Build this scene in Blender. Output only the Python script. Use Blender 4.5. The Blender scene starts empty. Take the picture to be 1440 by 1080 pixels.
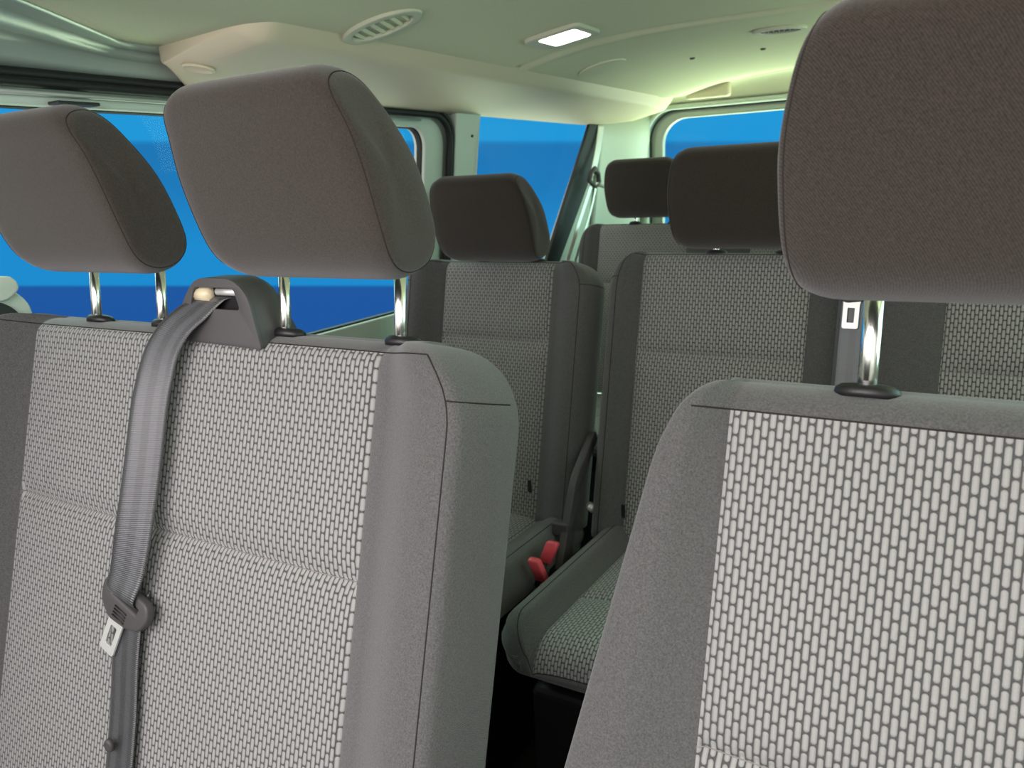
import bpy, bmesh, math, random
from mathutils import Vector, Matrix
random.seed(4)
PI = math.pi
S = bpy.context.scene
C = S.collection
H = 1.2            # camera height above the cabin floor; all numbers below are metres from the camera's own height

# ------------------------------------------------------------------ camera
AX = Vector((0.86596435, 0.0860933, -0.49263952))      # van axes seen from the lens
CAMR = Vector((0.86596435, 0.49776756, -0.04830332))   # camera right, down, forward in van axes
CAMD = Vector((0.0860933, -0.2435232, -0.96606645))
CAMF = Vector((-0.49263952, 0.83242051, -0.25373687))
cam = bpy.data.cameras.new('camera')
cam.lens = 36 * 1087 / 1440
cam.sensor_width = 36
cam.clip_start = 0.02
cam.dof.use_dof = True
cam.dof.focus_distance = 0.85
cam.dof.aperture_fstop = 11
co = bpy.data.objects.new('camera', cam)
C.objects.link(co)
m = Matrix((CAMR, -CAMD, -CAMF)).transposed().to_4x4()
m.translation = Vector((0, 0, H))
co.matrix_world = m
S.camera = co
S.view_settings.view_transform = 'Standard'
S.view_settings.look = 'None'
S.view_settings.exposure = 0.0
S.view_settings.gamma = 1.0

# ------------------------------------------------------------------ world: banded blue outside, bright daylight in front and overhead
W = bpy.data.worlds.new('outside')
S.world = W
W.use_nodes = True
nt = W.node_tree
nt.nodes.clear()


def N(t, nt, **k):
    n = nt.nodes.new(t)
    for a, v in k.items():
        if a[0] == 'i' and a[1:].isdigit():
            n.inputs[int(a[1:])].default_value = v
        else:
            setattr(n, a, v)
    return n


def math_(nt, op, a, b=None, c=None, clamp=False):
    n = nt.nodes.new('ShaderNodeMath')
    n.operation = op
    n.use_clamp = clamp
    for i, v in enumerate((a, b, c)):
        if v is None:
            continue
        if isinstance(v, (int, float)):
            n.inputs[i].default_value = v
        else:
            nt.links.new(v, n.inputs[i])
    return n.outputs[0]


def lin(h):
    h = h.lstrip('#')
    o = []
    for i in (0, 2, 4):
        c = int(h[i:i + 2], 16) / 255
        o.append(c / 12.92 if c <= 0.04045 else ((c + 0.055) / 1.055) ** 2.4)
    return (o[0], o[1], o[2], 1)


def ramp(nt, fac, stops, interp='LINEAR'):
    n = nt.nodes.new('ShaderNodeValToRGB')
    n.color_ramp.interpolation = interp
    e = n.color_ramp.elements
    while len(e) > 1:
        e.remove(e[-1])
    e[0].position = stops[0][0]
    e[0].color = stops[0][1]
    for p, c in stops[1:]:
        x = e.new(p)
        x.color = c
    nt.links.new(fac, n.inputs[0])
    return n.outputs[0]


tc = N('ShaderNodeTexCoord', nt)


def dotv(v):
    n = N('ShaderNodeVectorMath', nt, operation='DOT_PRODUCT')
    nt.links.new(tc.outputs['Generated'], n.inputs[0])
    n.inputs[1].default_value = v
    return n.outputs['Value']


# slightly leaning blue bands on the far side (rear and kerb side of the van)
q = math_(nt, 'DIVIDE', dotv((0.0860933, -0.2435232, -0.96606645)), math_(nt, 'MAXIMUM', dotv((-0.49263952, 0.83242051, -0.25373687)), 0.05))
q01 = math_(nt, 'MULTIPLY_ADD', q, 1.0, 0.5, clamp=True)
def qp(y):
    return 0.5 + (y - 540) / 1087
bands = ramp(nt, q01, [(0.0, lin('2399da')), (qp(199), lin('2398d8')), (qp(201), lin('2077b6')), (qp(260), lin('1f7aba')), (qp(345), lin('1e8ccf')),
                       (qp(401.5), lin('1e8ccf')), (qp(403.5), lin('2058a2')), (1.0, lin('1d4f9a'))])
sep = N('ShaderNodeSeparateXYZ', nt)
nt.links.new(tc.outputs['Generated'], sep.inputs[0])
up = sep.outputs['Z']
fr = math_(nt, 'MULTIPLY', sep.outputs['Y'], -1.0)
hi = math_(nt, 'SMOOTH_MIN', math_(nt, 'MULTIPLY_ADD', up, 5.0, -0.95, clamp=True), 1.0, 0.0)
ft = math_(nt, 'MULTIPLY_ADD', fr, 4.0, 0.5, clamp=True)
# the blue backdrop only stands on the kerb side and behind; plain daylight everywhere else
low = math_(nt, 'MULTIPLY', math_(nt, 'MULTIPLY_ADD', up, -6.0, -2.0, clamp=True), math_(nt, 'ADD', dotv((2.2, 1.1, 0.0)), 0.6, clamp=True), clamp=True)     # ground glow added to brighten the headliner, mostly driver side and rear
away = math_(nt, 'MULTIPLY_ADD', dotv((-0.49263952, 0.83242051, -0.25373687)), -6.0, 3.3, clamp=True)
hi = math_(nt, 'MAXIMUM', hi, away)
bgb = N('ShaderNodeBackground', nt, i1=1.0)
nt.links.new(bands, bgb.inputs[0])
bgh = N('ShaderNodeBackground', nt, i0=(0.60, 1.0, 0.84, 1), i1=3.1)
bgl = N('ShaderNodeBackground', nt, i0=(0.78, 1.0, 0.66, 1), i1=10.0)
bgf = N('ShaderNodeBackground', nt, i0=(1.0, 0.97, 0.95, 1), i1=1.2)
m1 = N('ShaderNodeMixShader', nt)
m2 = N('ShaderNodeMixShader', nt)
nt.links.new(hi, m1.inputs[0])
nt.links.new(bgb.outputs[0], m1.inputs[1])
nt.links.new(bgh.outputs[0], m1.inputs[2])
m3 = N('ShaderNodeMixShader', nt)
nt.links.new(low, m3.inputs[0])
nt.links.new(m1.outputs[0], m3.inputs[1])
nt.links.new(bgl.outputs[0], m3.inputs[2])
nt.links.new(ft, m2.inputs[0])
nt.links.new(m3.outputs[0], m2.inputs[1])
nt.links.new(bgf.outputs[0], m2.inputs[2])
wo = N('ShaderNodeOutputWorld', nt)
nt.links.new(m2.outputs[0], wo.inputs[0])


# daylight through the windscreen (behind the photographer)
def area(name, loc, aim, sx, sy, power, col, spread=PI):
    l = bpy.data.lights.new(name, 'AREA')
    l.shape = 'RECTANGLE'
    l.size = sx
    l.size_y = sy
    l.energy = power
    l.color = col
    l.spread = spread
    o = bpy.data.objects.new(name, l)
    C.objects.link(o)
    o.location = Vector(loc) + Vector((0, 0, H))
    d = Vector(aim) - Vector(loc)
    o.rotation_euler = d.to_track_quat('-Z', 'Y').to_euler()
    return o


area('windscreen_daylight', (-0.4, -0.45, 0.10), (-0.4, 0.13, -0.71), 1.4, 0.75, 21.5, (1.0, 0.925, 0.955))


# ------------------------------------------------------------------ mesh helpers
WL = {}


def root(name, loc, label, cat, group=None):
    o = bpy.data.objects.new(name, None)
    C.objects.link(o)
    o.location = Vector(loc) + Vector((0, 0, H))
    o.empty_display_size = 0.05
    o['label'] = label
    o['category'] = cat
    if group:
        o['group'] = group
    WL[o] = Vector(o.location)
    return o


def obj(name, verts, faces, mat, parent=None, smooth=True, uvs=None, base=None, kind=None, bevel=0, solid=0, sub=0, auto=None):
    me = bpy.data.meshes.new(name)
    if parent is not None:
        b = WL[parent]
    else:
        b = Vector(base) + Vector((0, 0, H)) if base else Vector((0, 0, 0))
    off = Vector((0, 0, H)) - b
    me.from_pydata([tuple(Vector(v) + off) for v in verts], [], faces)
    me.update()
    if uvs:
        ul = me.uv_layers.new(name='fabric')
        for l in me.loops:
            ul.data[l.index].uv = uvs[l.vertex_index]
    bm = bmesh.new()
    bm.from_mesh(me)
    bmesh.ops.recalc_face_normals(bm, faces=bm.faces)
    bm.to_mesh(me)
    bm.free()
    for p in me.polygons:
        p.use_smooth = smooth
    me.materials.append(mat)
    o = bpy.data.objects.new(name, me)
    C.objects.link(o)
    if parent is not None:
        o.parent = parent
        o.location = (0, 0, 0)
    else:
        o.location = b
    WL[o] = b
    if kind:
        o['kind'] = kind
    if solid:
        md = o.modifiers.new('solid', 'SOLIDIFY')
        md.thickness = solid
        md.offset = 0
    if bevel:
        md = o.modifiers.new('bevel', 'BEVEL')
        md.width = bevel
        md.segments = 3
        md.limit_method = 'ANGLE'
        md.angle_limit = 0.6
    if sub:
        md = o.modifiers.new('sub', 'SUBSURF')
        md.levels = sub
        md.render_levels = sub
    return o


class MB:
    def __init__(s):
        s.v = []
        s.f = []

    def add(s, v, f):
        n = len(s.v)
        s.v += [tuple(p) for p in v]
        s.f += [tuple(i + n for i in q) for q in f]
        return s

    def box(s, a, b):
        x0, y0, z0 = a
        x1, y1, z1 = b
        return s.add([(x0, y0, z0), (x1, y0, z0), (x1, y1, z0), (x0, y1, z0), (x0, y0, z1), (x1, y0, z1), (x1, y1, z1), (x0, y1, z1)],
                     [(0, 3, 2, 1), (4, 5, 6, 7), (0, 1, 5, 4), (1, 2, 6, 5), (2, 3, 7, 6), (3, 0, 4, 7)])

    def tube(s, pts, r, n=10, closed=False):
        pts = [Vector(p) for p in pts]
        rings = []
        L = len(pts)
        up = None
        for i, p in enumerate(pts):
            a = pts[(i - 1) % L] if closed or i > 0 else p
            b = pts[(i + 1) % L] if closed or i < L - 1 else p
            t = (b - a).normalized()
            if up is None:
                up = Vector((0, 0, 1)) if abs(t.z) < 0.9 else Vector((1, 0, 0))
            u = (up - t * up.dot(t)).normalized()
            up = u
            w = t.cross(u)
            rr = r[i] if isinstance(r, (list, tuple)) else r
            rings.append([p + (u * math.cos(2 * PI * k / n) + w * math.sin(2 * PI * k / n)) * rr for k in range(n)])
        v = [q for g in rings for q in g]
        f = []
        m_ = L if closed else L - 1
        for i in range(m_):
            j = (i + 1) % L
            for k in range(n):
                f.append((i * n + k, i * n + (k + 1) % n, j * n + (k + 1) % n, j * n + k))
        if not closed:
            f.append(tuple(range(n))[::-1])
            f.append(tuple((L - 1) * n + k for k in range(n)))
        return s.add(v, f)

    def loft(s, rings, cap=True):
        n = len(rings[0])
        v = [q for g in rings for q in g]
        f = []
        for i in range(len(rings) - 1):
            for k in range(n):
                f.append((i * n + k, i * n + (k + 1) % n, (i + 1) * n + (k + 1) % n, (i + 1) * n + k))
        if cap:
            f.append(tuple(range(n))[::-1])
            f.append(tuple((len(rings) - 1) * n + k for k in range(n)))
        return s.add(v, f)

    def sheet(s, rows):
        n = len(rows[0])
        v = [q for g in rows for q in g]
        f = [(i * n + k, i * n + k + 1, (i + 1) * n + k + 1, (i + 1) * n + k) for i in range(len(rows) - 1) for k in range(n - 1)]
        return s.add(v, f)

    def obj(s, name, mat, parent=None, **k):
        return obj(name, s.v, s.f, mat, parent, **k)


def rrect(x0, y0, x1, y1, r, n=8):
    o = []
    for cx, cy, a in ((x1 - r, y1 - r, 0), (x0 + r, y1 - r, PI / 2), (x0 + r, y0 + r, PI), (x1 - r, y0 + r, 3 * PI / 2)):
        for k in range(n + 1):
            t = a + PI / 2 * k / n
            o.append((cx + r * math.cos(t), cy + r * math.sin(t)))
    return o


def rpoly(pts, r, n=6):
    """polygon with rounded corners; r scalar or list"""
    o = []
    L = len(pts)
    for i, p in enumerate(pts):
        a, b, c = Vector(pts[i - 1]), Vector(p), Vector(pts[(i + 1) % L])
        rr = r[i] if isinstance(r, (list, tuple)) else r
        d1 = (a - b)
        d2 = (c - b)
        k = min(rr, d1.length * 0.48, d2.length * 0.48)
        p0 = b + d1.normalized() * k
        p2 = b + d2.normalized() * k
        for j in range(n + 1):
            t = j / n
            q = p0 * (1 - t) ** 2 + b * 2 * t * (1 - t) + p2 * t * t
            o.append((q.x, q.y))
    return o


def plate(loops, thick, bev=0.0):
    """flat plate with holes, in (u,v), thickness along w; returns verts, faces"""
    cu = bpy.data.curves.new('tmp', 'CURVE')
    cu.dimensions = '2D'
    cu.fill_mode = 'BOTH'
    cu.extrude = thick / 2
    cu.bevel_depth = bev
    cu.bevel_resolution = 2
    for lp in loops:
        sp = cu.splines.new('POLY')
        sp.points.add(len(lp) - 1)
        for i, p in enumerate(lp):
            sp.points[i].co = (p[0], p[1], 0, 1)
        sp.use_cyclic_u = True
    o = bpy.data.objects.new('tmp', cu)
    C.objects.link(o)
    dg = bpy.context.evaluated_depsgraph_get()
    me = bpy.data.meshes.new_from_object(o.evaluated_get(dg))
    bm = bmesh.new()
    bm.from_mesh(me)
    bmesh.ops.remove_doubles(bm, verts=bm.verts, dist=1e-5)
    bm.verts.index_update()
    v = [tuple(x.co) for x in bm.verts]
    f = [tuple(x.index for x in q.verts) for q in bm.faces]
    bm.free()
    bpy.data.objects.remove(o)
    bpy.data.curves.remove(cu)
    bpy.data.meshes.remove(me)
    return v, f


# ------------------------------------------------------------------ materials
def mat(name, col, rough=0.5, metal=0.0, spec=0.5, bump=None, var=0.0, sheen=0.0, scale=400, emis=None):
    M = bpy.data.materials.new(name)
    M.use_nodes = True
    nt = M.node_tree
    b = nt.nodes['Principled BSDF']
    col = lin(col) if isinstance(col, str) else col
    b.inputs['Base Color'].default_value = col
    b.inputs['Roughness'].default_value = rough
    b.inputs['Metallic'].default_value = metal
    b.inputs['Specular IOR Level'].default_value = spec
    b.inputs['Sheen Weight'].default_value = sheen
    if emis:
        b.inputs['Emission Color'].default_value = col
        b.inputs['Emission Strength'].default_value = emis
    if bump or var:
        tcn = N('ShaderNodeTexCoord', nt)
        no = N('ShaderNodeTexNoise', nt)
        no.inputs['Scale'].default_value = scale
        no.inputs['Detail'].default_value = 3
        nt.links.new(tcn.outputs['Object'], no.inputs['Vector'])
        if var:
            c1 = tuple(c * (1 - var) for c in col[:3]) + (1,)
            c2 = tuple(min(1, c * (1 + var)) for c in col[:3]) + (1,)
            nt.links.new(ramp(nt, no.outputs[0], [(0.3, c1), (0.7, c2)]), b.inputs['Base Color'])
        if bump:
            bp = N('ShaderNodeBump', nt)
            bp.inputs['Strength'].default_value = bump
            bp.inputs['Distance'].default_value = 0.001
            nt.links.new(no.outputs[0], bp.inputs['Height'])
            nt.links.new(bp.outputs[0], b.inputs['Normal'])
    return M


def twill(name, col, scale=1.0):
    """plain seat cloth: fine diagonal rib and speckle"""
    M = mat(name, col, rough=0.95, spec=0.12, sheen=0.25)
    nt = M.node_tree
    b = nt.nodes['Principled BSDF']
    b.inputs['Sheen Roughness'].default_value = 0.6
    tcn = N('ShaderNodeTexCoord', nt)
    wv = N('ShaderNodeTexWave', nt)
    wv.wave_type = 'BANDS'
    wv.bands_direction = 'DIAGONAL'
    wv.inputs['Scale'].default_value = 330 * scale
    wv.inputs['Distortion'].default_value = 1.5
    wv.inputs['Detail'].default_value = 1.0
    nt.links.new(tcn.outputs['Object'], wv.inputs['Vector'])
    no = N('ShaderNodeTexNoise', nt)
    no.inputs['Scale'].default_value = 620
    no.inputs['Detail'].default_value = 3
    nt.links.new(tcn.outputs['Object'], no.inputs['Vector'])
    h = math_(nt, 'ADD', math_(nt, 'MULTIPLY', wv.outputs['Fac'], 0.35), math_(nt, 'MULTIPLY', no.outputs[0], 0.9))
    c = lin(col)
    c1 = tuple(x * 0.42 for x in c[:3]) + (1,)
    c2 = tuple(x * 1.65 for x in c[:3]) + (1,)
    nt.links.new(ramp(nt, h, [(0.3, c1), (0.95, c2)]), b.inputs['Base Color'])
    bp = N('ShaderNodeBump', nt)
    bp.inputs['Strength'].default_value = 0.35
    bp.inputs['Distance'].default_value = 0.0006
    nt.links.new(h, bp.inputs['Height'])
    nt.links.new(bp.outputs[0], b.inputs['Normal'])
    return M


def capsules(name, gap, thread, pu=0.0060, pv=0.0155):
    """patterned seat cloth: staggered upright raised capsules on a dark ground"""
    M = mat(name, gap, rough=0.9, spec=0.2, sheen=0.2)
    nt = M.node_tree
    b = nt.nodes['Principled BSDF']
    uv = N('ShaderNodeUVMap', nt)
    uv.uv_map = 'fabric'
    sp = N('ShaderNodeSeparateXYZ', nt)
    nt.links.new(uv.outputs[0], sp.inputs[0])
    u = math_(nt, 'DIVIDE', sp.outputs[0], pu)
    col = math_(nt, 'FLOOR', u)
    par = math_(nt, 'FLOORED_MODULO', col, 2.0)
    v = math_(nt, 'ADD', math_(nt, 'DIVIDE', sp.outputs[1], pv), math_(nt, 'MULTIPLY', par, 0.5))
    fu = math_(nt, 'SUBTRACT', math_(nt, 'FRACT', u), 0.5)
    fv = math_(nt, 'SUBTRACT', math_(nt, 'FRACT', v), 0.5)
    du = math_(nt, 'MULTIPLY', fu, pu)
    dv = math_(nt, 'MAXIMUM', math_(nt, 'SUBTRACT', math_(nt, 'ABSOLUTE', math_(nt, 'MULTIPLY', fv, pv)), pv * 0.5 - 0.0031), 0.0)
    d = math_(nt, 'SQRT', math_(nt, 'ADD', math_(nt, 'MULTIPLY', du, du), math_(nt, 'MULTIPLY', dv, dv)))
    dn = math_(nt, 'DIVIDE', d, pu * 0.5)
    hgt = math_(nt, 'SQRT', math_(nt, 'SUBTRACT', 1.0, math_(nt, 'POWER', math_(nt, 'MINIMUM', dn, 1.0), 2.0)), clamp=True)
    tcn = N('ShaderNodeTexCoord', nt)
    no = N('ShaderNodeTexNoise', nt)
    no.inputs['Scale'].default_value = 1400
    nt.links.new(tcn.outputs['Object'], no.inputs['Vector'])
    th = lin(thread)
    t2 = tuple(x * 0.82 for x in th[:3]) + (1,)
    mask = ramp(nt, dn, [(0.0, (1, 1, 1, 1)), (0.66, (0.85, 0.85, 0.85, 1)), (0.92, (0, 0, 0, 1))])
    sw = N('ShaderNodeMixRGB', nt)
    nt.links.new(no.outputs[0], sw.inputs[0])
    sw.inputs[1].default_value = t2
    sw.inputs[2].default_value = tuple(min(1, x * 1.18) for x in th[:3]) + (1,)
    mx = N('ShaderNodeMixRGB', nt)
    nt.links.new(mask, mx.inputs[0])
    mx.inputs[1].default_value = lin(gap)
    nt.links.new(sw.outputs[0], mx.inputs[2])
    nt.links.new(mx.outputs[0], b.inputs['Base Color'])
    bp = N('ShaderNodeBump', nt)
    bp.inputs['Strength'].default_value = 1.0
    bp.inputs['Distance'].default_value = 0.0022
    nt.links.new(math_(nt, 'ADD', hgt, math_(nt, 'MULTIPLY', no.outputs[0], 0.12)), bp.inputs['Height'])
    nt.links.new(bp.outputs[0], b.inputs['Normal'])
    return M


def webbing_mat(name, c_dark, c_light):
    M = mat(name, c_dark, rough=0.4, spec=1.0, sheen=0.1)
    nt = M.node_tree
    b = nt.nodes['Principled BSDF']
    b.inputs['Coat Weight'].default_value = 1.0
    b.inputs['Coat Roughness'].default_value = 0.38
    uv = N('ShaderNodeUVMap', nt)
    uv.uv_map = 'fabric'
    sp = N('ShaderNodeSeparateXYZ', nt)
    nt.links.new(uv.outputs[0], sp.inputs[0])
    s = ramp(nt, sp.outputs[0], [(0.0, lin(c_dark)), (0.14, lin(c_dark)), (0.2, lin(c_light)), (0.34, lin(c_light)), (0.4, lin(c_dark)),
                                 (0.55, lin(c_dark)), (0.6, lin(c_light)), (0.74, lin(c_light)), (0.8, lin(c_dark)), (1, lin(c_dark))])
    nt.links.new(s, b.inputs['Base Color'])
    wv = math_(nt, 'SINE', math_(nt, 'MULTIPLY', sp.outputs[1], 2 * PI / 0.0024))
    bp = N('ShaderNodeBump', nt)
    bp.inputs['Strength'].default_value = 0.5
    bp.inputs['Distance'].default_value = 0.0005
    nt.links.new(wv, bp.inputs['Height'])
    nt.links.new(bp.outputs[0], b.inputs['Normal'])
    return M


def glass_mat():
    M = bpy.data.materials.new('window_glass')
    M.use_nodes = True
    nt = M.node_tree
    nt.nodes.clear()
    tr = N('ShaderNodeBsdfTransparent', nt)
    gl = N('ShaderNodeBsdfGlossy', nt)
    gl.inputs['Roughness'].default_value = 0.02
    gl.inputs['Color'].default_value = (0.9, 1, 0.95, 1)
    mx = N('ShaderNodeMixShader', nt)
    mx.inputs[0].default_value = 0.003
    nt.links.new(tr.outputs[0], mx.inputs[1])
    nt.links.new(gl.outputs[0], mx.inputs[2])
    o = N('ShaderNodeOutputMaterial', nt)
    nt.links.new(mx.outputs[0], o.inputs[0])
    return M


M_CLOTH = twill('charcoal_seat_cloth', '525251')
M_HEAD = twill('brown_charcoal_headrest_cloth', '322c26', 1.0)
M_PAT = capsules('capsule_pattern_cloth', '505251', '9f9f9c')
M_SEAM = mat('seam_thread', '332f2d', rough=0.9, spec=0.1)
M_SEAML = mat('seam_stitch_light', '8d8883', rough=0.9, spec=0.1)
M_CHROME = mat('chrome', 'fffdf6', rough=0.2, metal=1.0)
M_BLACK = mat('black_plastic', '1c1b1c', rough=0.42, bump=0.2, scale=900)
M_GREYP = mat('graphite_plastic', '4a4848', rough=0.5, bump=0.25, scale=1200, var=0.08)
M_DARK = mat('near_black_matte', '0a0a0a', rough=0.8)  # near-black plate inside the belt outlet housing
M_HEADLN = mat('headliner_felt', 'cfd0b4', rough=0.95, spec=0.1, bump=0.25, var=0.05, scale=500)
M_CREAM = mat('cream_duct_plastic', 'cfc5ab', rough=0.55, bump=0.08, scale=800)
M_PAINT = mat('painted_body_grey', 'a4b0a6', rough=0.28, metal=0.1)
M_MINT = mat('pale_grey_green_trim', 'c3cfc3', rough=0.5, bump=0.05, scale=700)
M_DOORP = mat('door_frame_paint', 'a8b0a6', rough=0.32, metal=0.2)
M_RUB = mat('black_rubber', '121212', rough=0.6)
M_FLOOR = mat('black_floor_mat', '141414', rough=0.8, bump=0.4, scale=300)
M_VENT = mat('grey_green_vent_plastic', 'b9bda6', rough=0.5)
M_VDARK = mat('dark_vent_backing', '30332c', rough=0.8)  # dark grey-green backing of the dark roof vent
M_BELT = webbing_mat('seat_belt_webbing', '26272b', '3e3f45')
M_BELTR = webbing_mat('rear_seat_belt_webbing', '2b3438', '36434a')
M_STEEL = mat('brushed_steel', 'e4e6e2', rough=0.4, metal=0.55)
M_RED = mat('red_buckle_plastic', 'f05a66', rough=0.4)
M_GLASS = glass_mat()
M_LAMP = mat('lit_lamp_diffuser', (1, 0.98, 0.93, 1), rough=0.4, emis=4.0)
M_CREAMR = mat('cream_roller', 'd8cba8', rough=0.3)


# ------------------------------------------------------------------ seats
def sstep(t):
    t = max(0.0, min(1.0, t))
    return t * t * (3 - 2 * t)


class Fr:
    """seat frame: x across, v up along the back (or forward along a cushion), w out of the face"""
    def __init__(s, oy, oz, ang):
        s.oy, s.oz = oy, oz
        s.V = Vector((0, math.sin(ang), math.cos(ang)))
        s.Wv = Vector((0, -math.cos(ang), math.sin(ang)))

    def __call__(s, x, v, w):
        return Vector((x, s.oy, s.oz)) + s.V * v + s.Wv * w


def pad(F, par, name, XL, XR, panels, T, wp, wb, wback, r, Rl, Rr, rc=0.022, seam_t=(), flare=0.0, sb=0.018, cloth=None, pat=None,
        band=60, side_seam=None, lit_seam=True, wrap=False, bul=0.006, rdep=None, pipe_sides=True):
    """upholstered pad: loft of sections from the far end (t=T) to the rounded near end (t=0)"""
    rdep = rdep or r
    cloth = cloth or M_CLOTH
    pat = pat or M_PAT
    pl0, pr0 = panels[0][0], panels[-1][1]
    # nominal columns
    cols = []
    for a in (0, 0.12, 0.3, 0.55, 0.8, 1.0, 1.25):
        cols.append(XL + rc * a)
    seamL = 5
    n = 8
    for i in range(1, n):
        cols.append(XL + rc * 1.25 + (pl0 - 0.006 - XL - rc * 1.25) * i / n)
    pcol = []
    prev = None
    for (a, b) in panels:
        if prev is not None:
            for i in range(1, 8):
                cols.append(prev + 0.006 + (a - prev - 0.012) * i / 8)
        cols.append(a - 0.006)
        cols.append(a)
        i0 = len(cols) - 1
        k = max(8, int((b - a) / 0.025))
        cols.append(a + 0.006)
        for i in range(1, k):
            cols.append(a + 0.006 + (b - a - 0.012) * i / k)
        cols.append(b - 0.006)
        cols.append(b)
        pcol.append((i0, len(cols) - 1))
        cols.append(b + 0.006)
        prev = b
    for i in range(1, n):
        cols.append(pr0 + 0.006 + (XR - rc * 1.25 - pr0 - 0.006) * i / n)
    for a in (1.25, 1.0, 0.8, 0.55, 0.3, 0.12, 0):
        cols.append(XR - rc * a)
    seamR = len(cols) - 6
    nc = len(cols)
    edges = set()
    for (a, b) in pcol:
        edges.add(a)
        edges.add(b)
    # rows
    rows = []
    t = T
    while t > r + 0.012:
        rows.append((t, None))
        t -= 0.02 if t > 0.14 else 0.008
    for s_ in seam_t:
        rows = [q for q in rows if abs(q[0] - s_) > 0.007]
        rows += [(s_ + 0.005, None), (s_, None), (s_ - 0.005, None)]
    if side_seam:
        rows = [q for q in rows if abs(q[0] - side_seam) > 0.004]
        rows.append((side_seam, None))
    rows.sort(key=lambda q: -q[0])
    rows.append((r, 0))
    for k in range(1, 9):
        rows.append((None, k * 90 / 8))
    msd = 6

    def section(row, i_row):
        t, th = row
        if th is not None:
            a = math.radians(th)
            t = r * (1 - math.sin(a))
            ins = rdep * (1 - math.cos(a))
            insb = 0.014 * (1 - math.cos(a))
            uvv = -r - 0 + r * 1.0 - (r - 0) + r * a  # arc continues upward
            uvv = -r + r * a
        else:
            ins = insb = 0
            uvv = -t
        def cornr(R, t, room):
            return 0 if t >= R else min(R, room - 0.008) * (1 - math.sqrt(max(0, 1 - ((R - t) / R) ** 2)))
        fl = flare * min(1, t / T) if flare else 0
        xl = XL - fl + cornr(Rl, t, pl0 - XL)
        xr = XR + fl - cornr(Rr, t, XR - pr0)
        P = []
        uv = []
        for j, x in enumerate(cols):
            if x < pl0:
                x2 = pl0 - (pl0 - x) * (pl0 - xl) / (pl0 - XL)
            elif x > pr0:
                x2 = pr0 + (x - pr0) * (xr - pr0) / (XR - pr0)
            else:
                x2 = x
            w = wp
            if x < pl0:
                w = wp + (wb - wp) * sstep((pl0 - x) / (pl0 - XL - rc) * 1.15)
            elif x > pr0:
                w = wp + (wb - wp) * sstep((x - pr0) / (XR - rc - pr0) * 1.15)
            else:
                ins_panel = False
                for (a, b) in panels:
                    if a < x < b:
                        q = (2 * x - a - b) / (b - a)
                        w += bul * (1 - q ** 4) 
                        ins_panel = True
                        for s_ in seam_t:
                            dd = abs(t - s_)
                            if th is None:
                                w -= 0.007 * math.exp(-(dd / 0.006) ** 2)
                                w += 0.004 * sstep(dd / 0.05) - 0.004
                if not ins_panel:
                    for ci in range(len(panels) - 1):
                        a, b = panels[ci][1], panels[ci + 1][0]
                        if a < x < b:
                            w += 0.008 * (1 - ((2 * x - a - b) / (b - a)) ** 2)
            if j in edges:
                w -= 0.0035
            d = min(x - XL, XR - x)
            if d < rc:
                w -= rc - math.sqrt(max(0, rc * rc - (rc - d) ** 2))
            P.append([x2, -t, w - ins])
            uv.append((x2, uvv))
        B = []
        for j in range(nc):
            x2 = P[j][0]
            x = cols[j]
            d = min(x - XL, XR - x)
            w = -wback + insb
            if d < rc:
                w += rc - math.sqrt(max(0, rc * rc - (rc - d) ** 2))
            B.append([x2, -t, w])
        return P, B, uv, t
    front = []
    back = []
    sl = []
    sr = []
    UV = []
    for i, rw in enumerate(rows):
        P, B, uv, t = section(rw, i)
        front.append(P)
        back.append(B)
        UV.append(uv)
        L = []
        Rr_ = []
        for k in range(1, msd + 1):
            q = k / (msd + 1)
            bulge = sb * math.sin(PI * q) * min(1, 0.25 + t / 0.05)
            L.append([P[0][0] + (B[0][0] - P[0][0]) * q - bulge, -t, P[0][2] + (B[0][2] - P[0][2]) * q])
            Rr_.append([P[-1][0] + (B[-1][0] - P[-1][0]) * q + bulge, -t, P[-1][2] + (B[-1][2] - P[-1][2]) * q])
        sl.append(L)
        sr.append(Rr_)
    bandrow = [i for i, rw in enumerate(rows) if rw[1] is not None and rw[1] <= band][-1]
    # ring = front cols, right side, back reversed, left reversed
    V = []
    U = []
    ring = []
    for i in range(len(rows)):
        seq = front[i] + sr[i] + back[i][::-1] + sl[i][::-1]
        uu = UV[i] + [(0, 0)] * (len(seq) - nc)
        ring.append(list(range(len(V), len(V) + len(seq))))
        V += [F(*p) for p in seq]
        U += uu
    n_ = len(ring[0])
    fb = []
    fp = [[] for _ in panels]
    for i in range(len(rows) - 1):
        for k in range(n_):
            q = (ring[i][k], ring[i][(k + 1) % n_], ring[i + 1][(k + 1) % n_], ring[i + 1][k])
            hit = False
            for pi, (a, b) in enumerate(pcol):
                if a <= k < b and i < bandrow:
                    fp[pi].append(q)
                    hit = True
            if not hit:
                fb.append(q)
    # end cap at near end
    li = len(rows) - 1
    fr_i = ring[li][:nc]
    bk_i = ring[li][nc + msd:nc + msd + nc][::-1]
    sr_i = ring[li][nc:nc + msd]
    sl_i = ring[li][2 * nc + msd:][::-1]
    grid = [fr_i]
    for k in range(msd):
        q = (k + 1) / (msd + 1)
        rowi = [sl_i[k]]
        for j in range(1, nc - 1):
            a = V[fr_i[j]]
            b = V[bk_i[j]]
            p = a.lerp(b, q) + F.V * 0.003 * math.sin(PI * q)
            rowi.append(len(V))
            V.append(p)
            U.append((0, 0))
        rowi.append(sr_i[k])
        grid.append(rowi)
    grid.append(bk_i)
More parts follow.
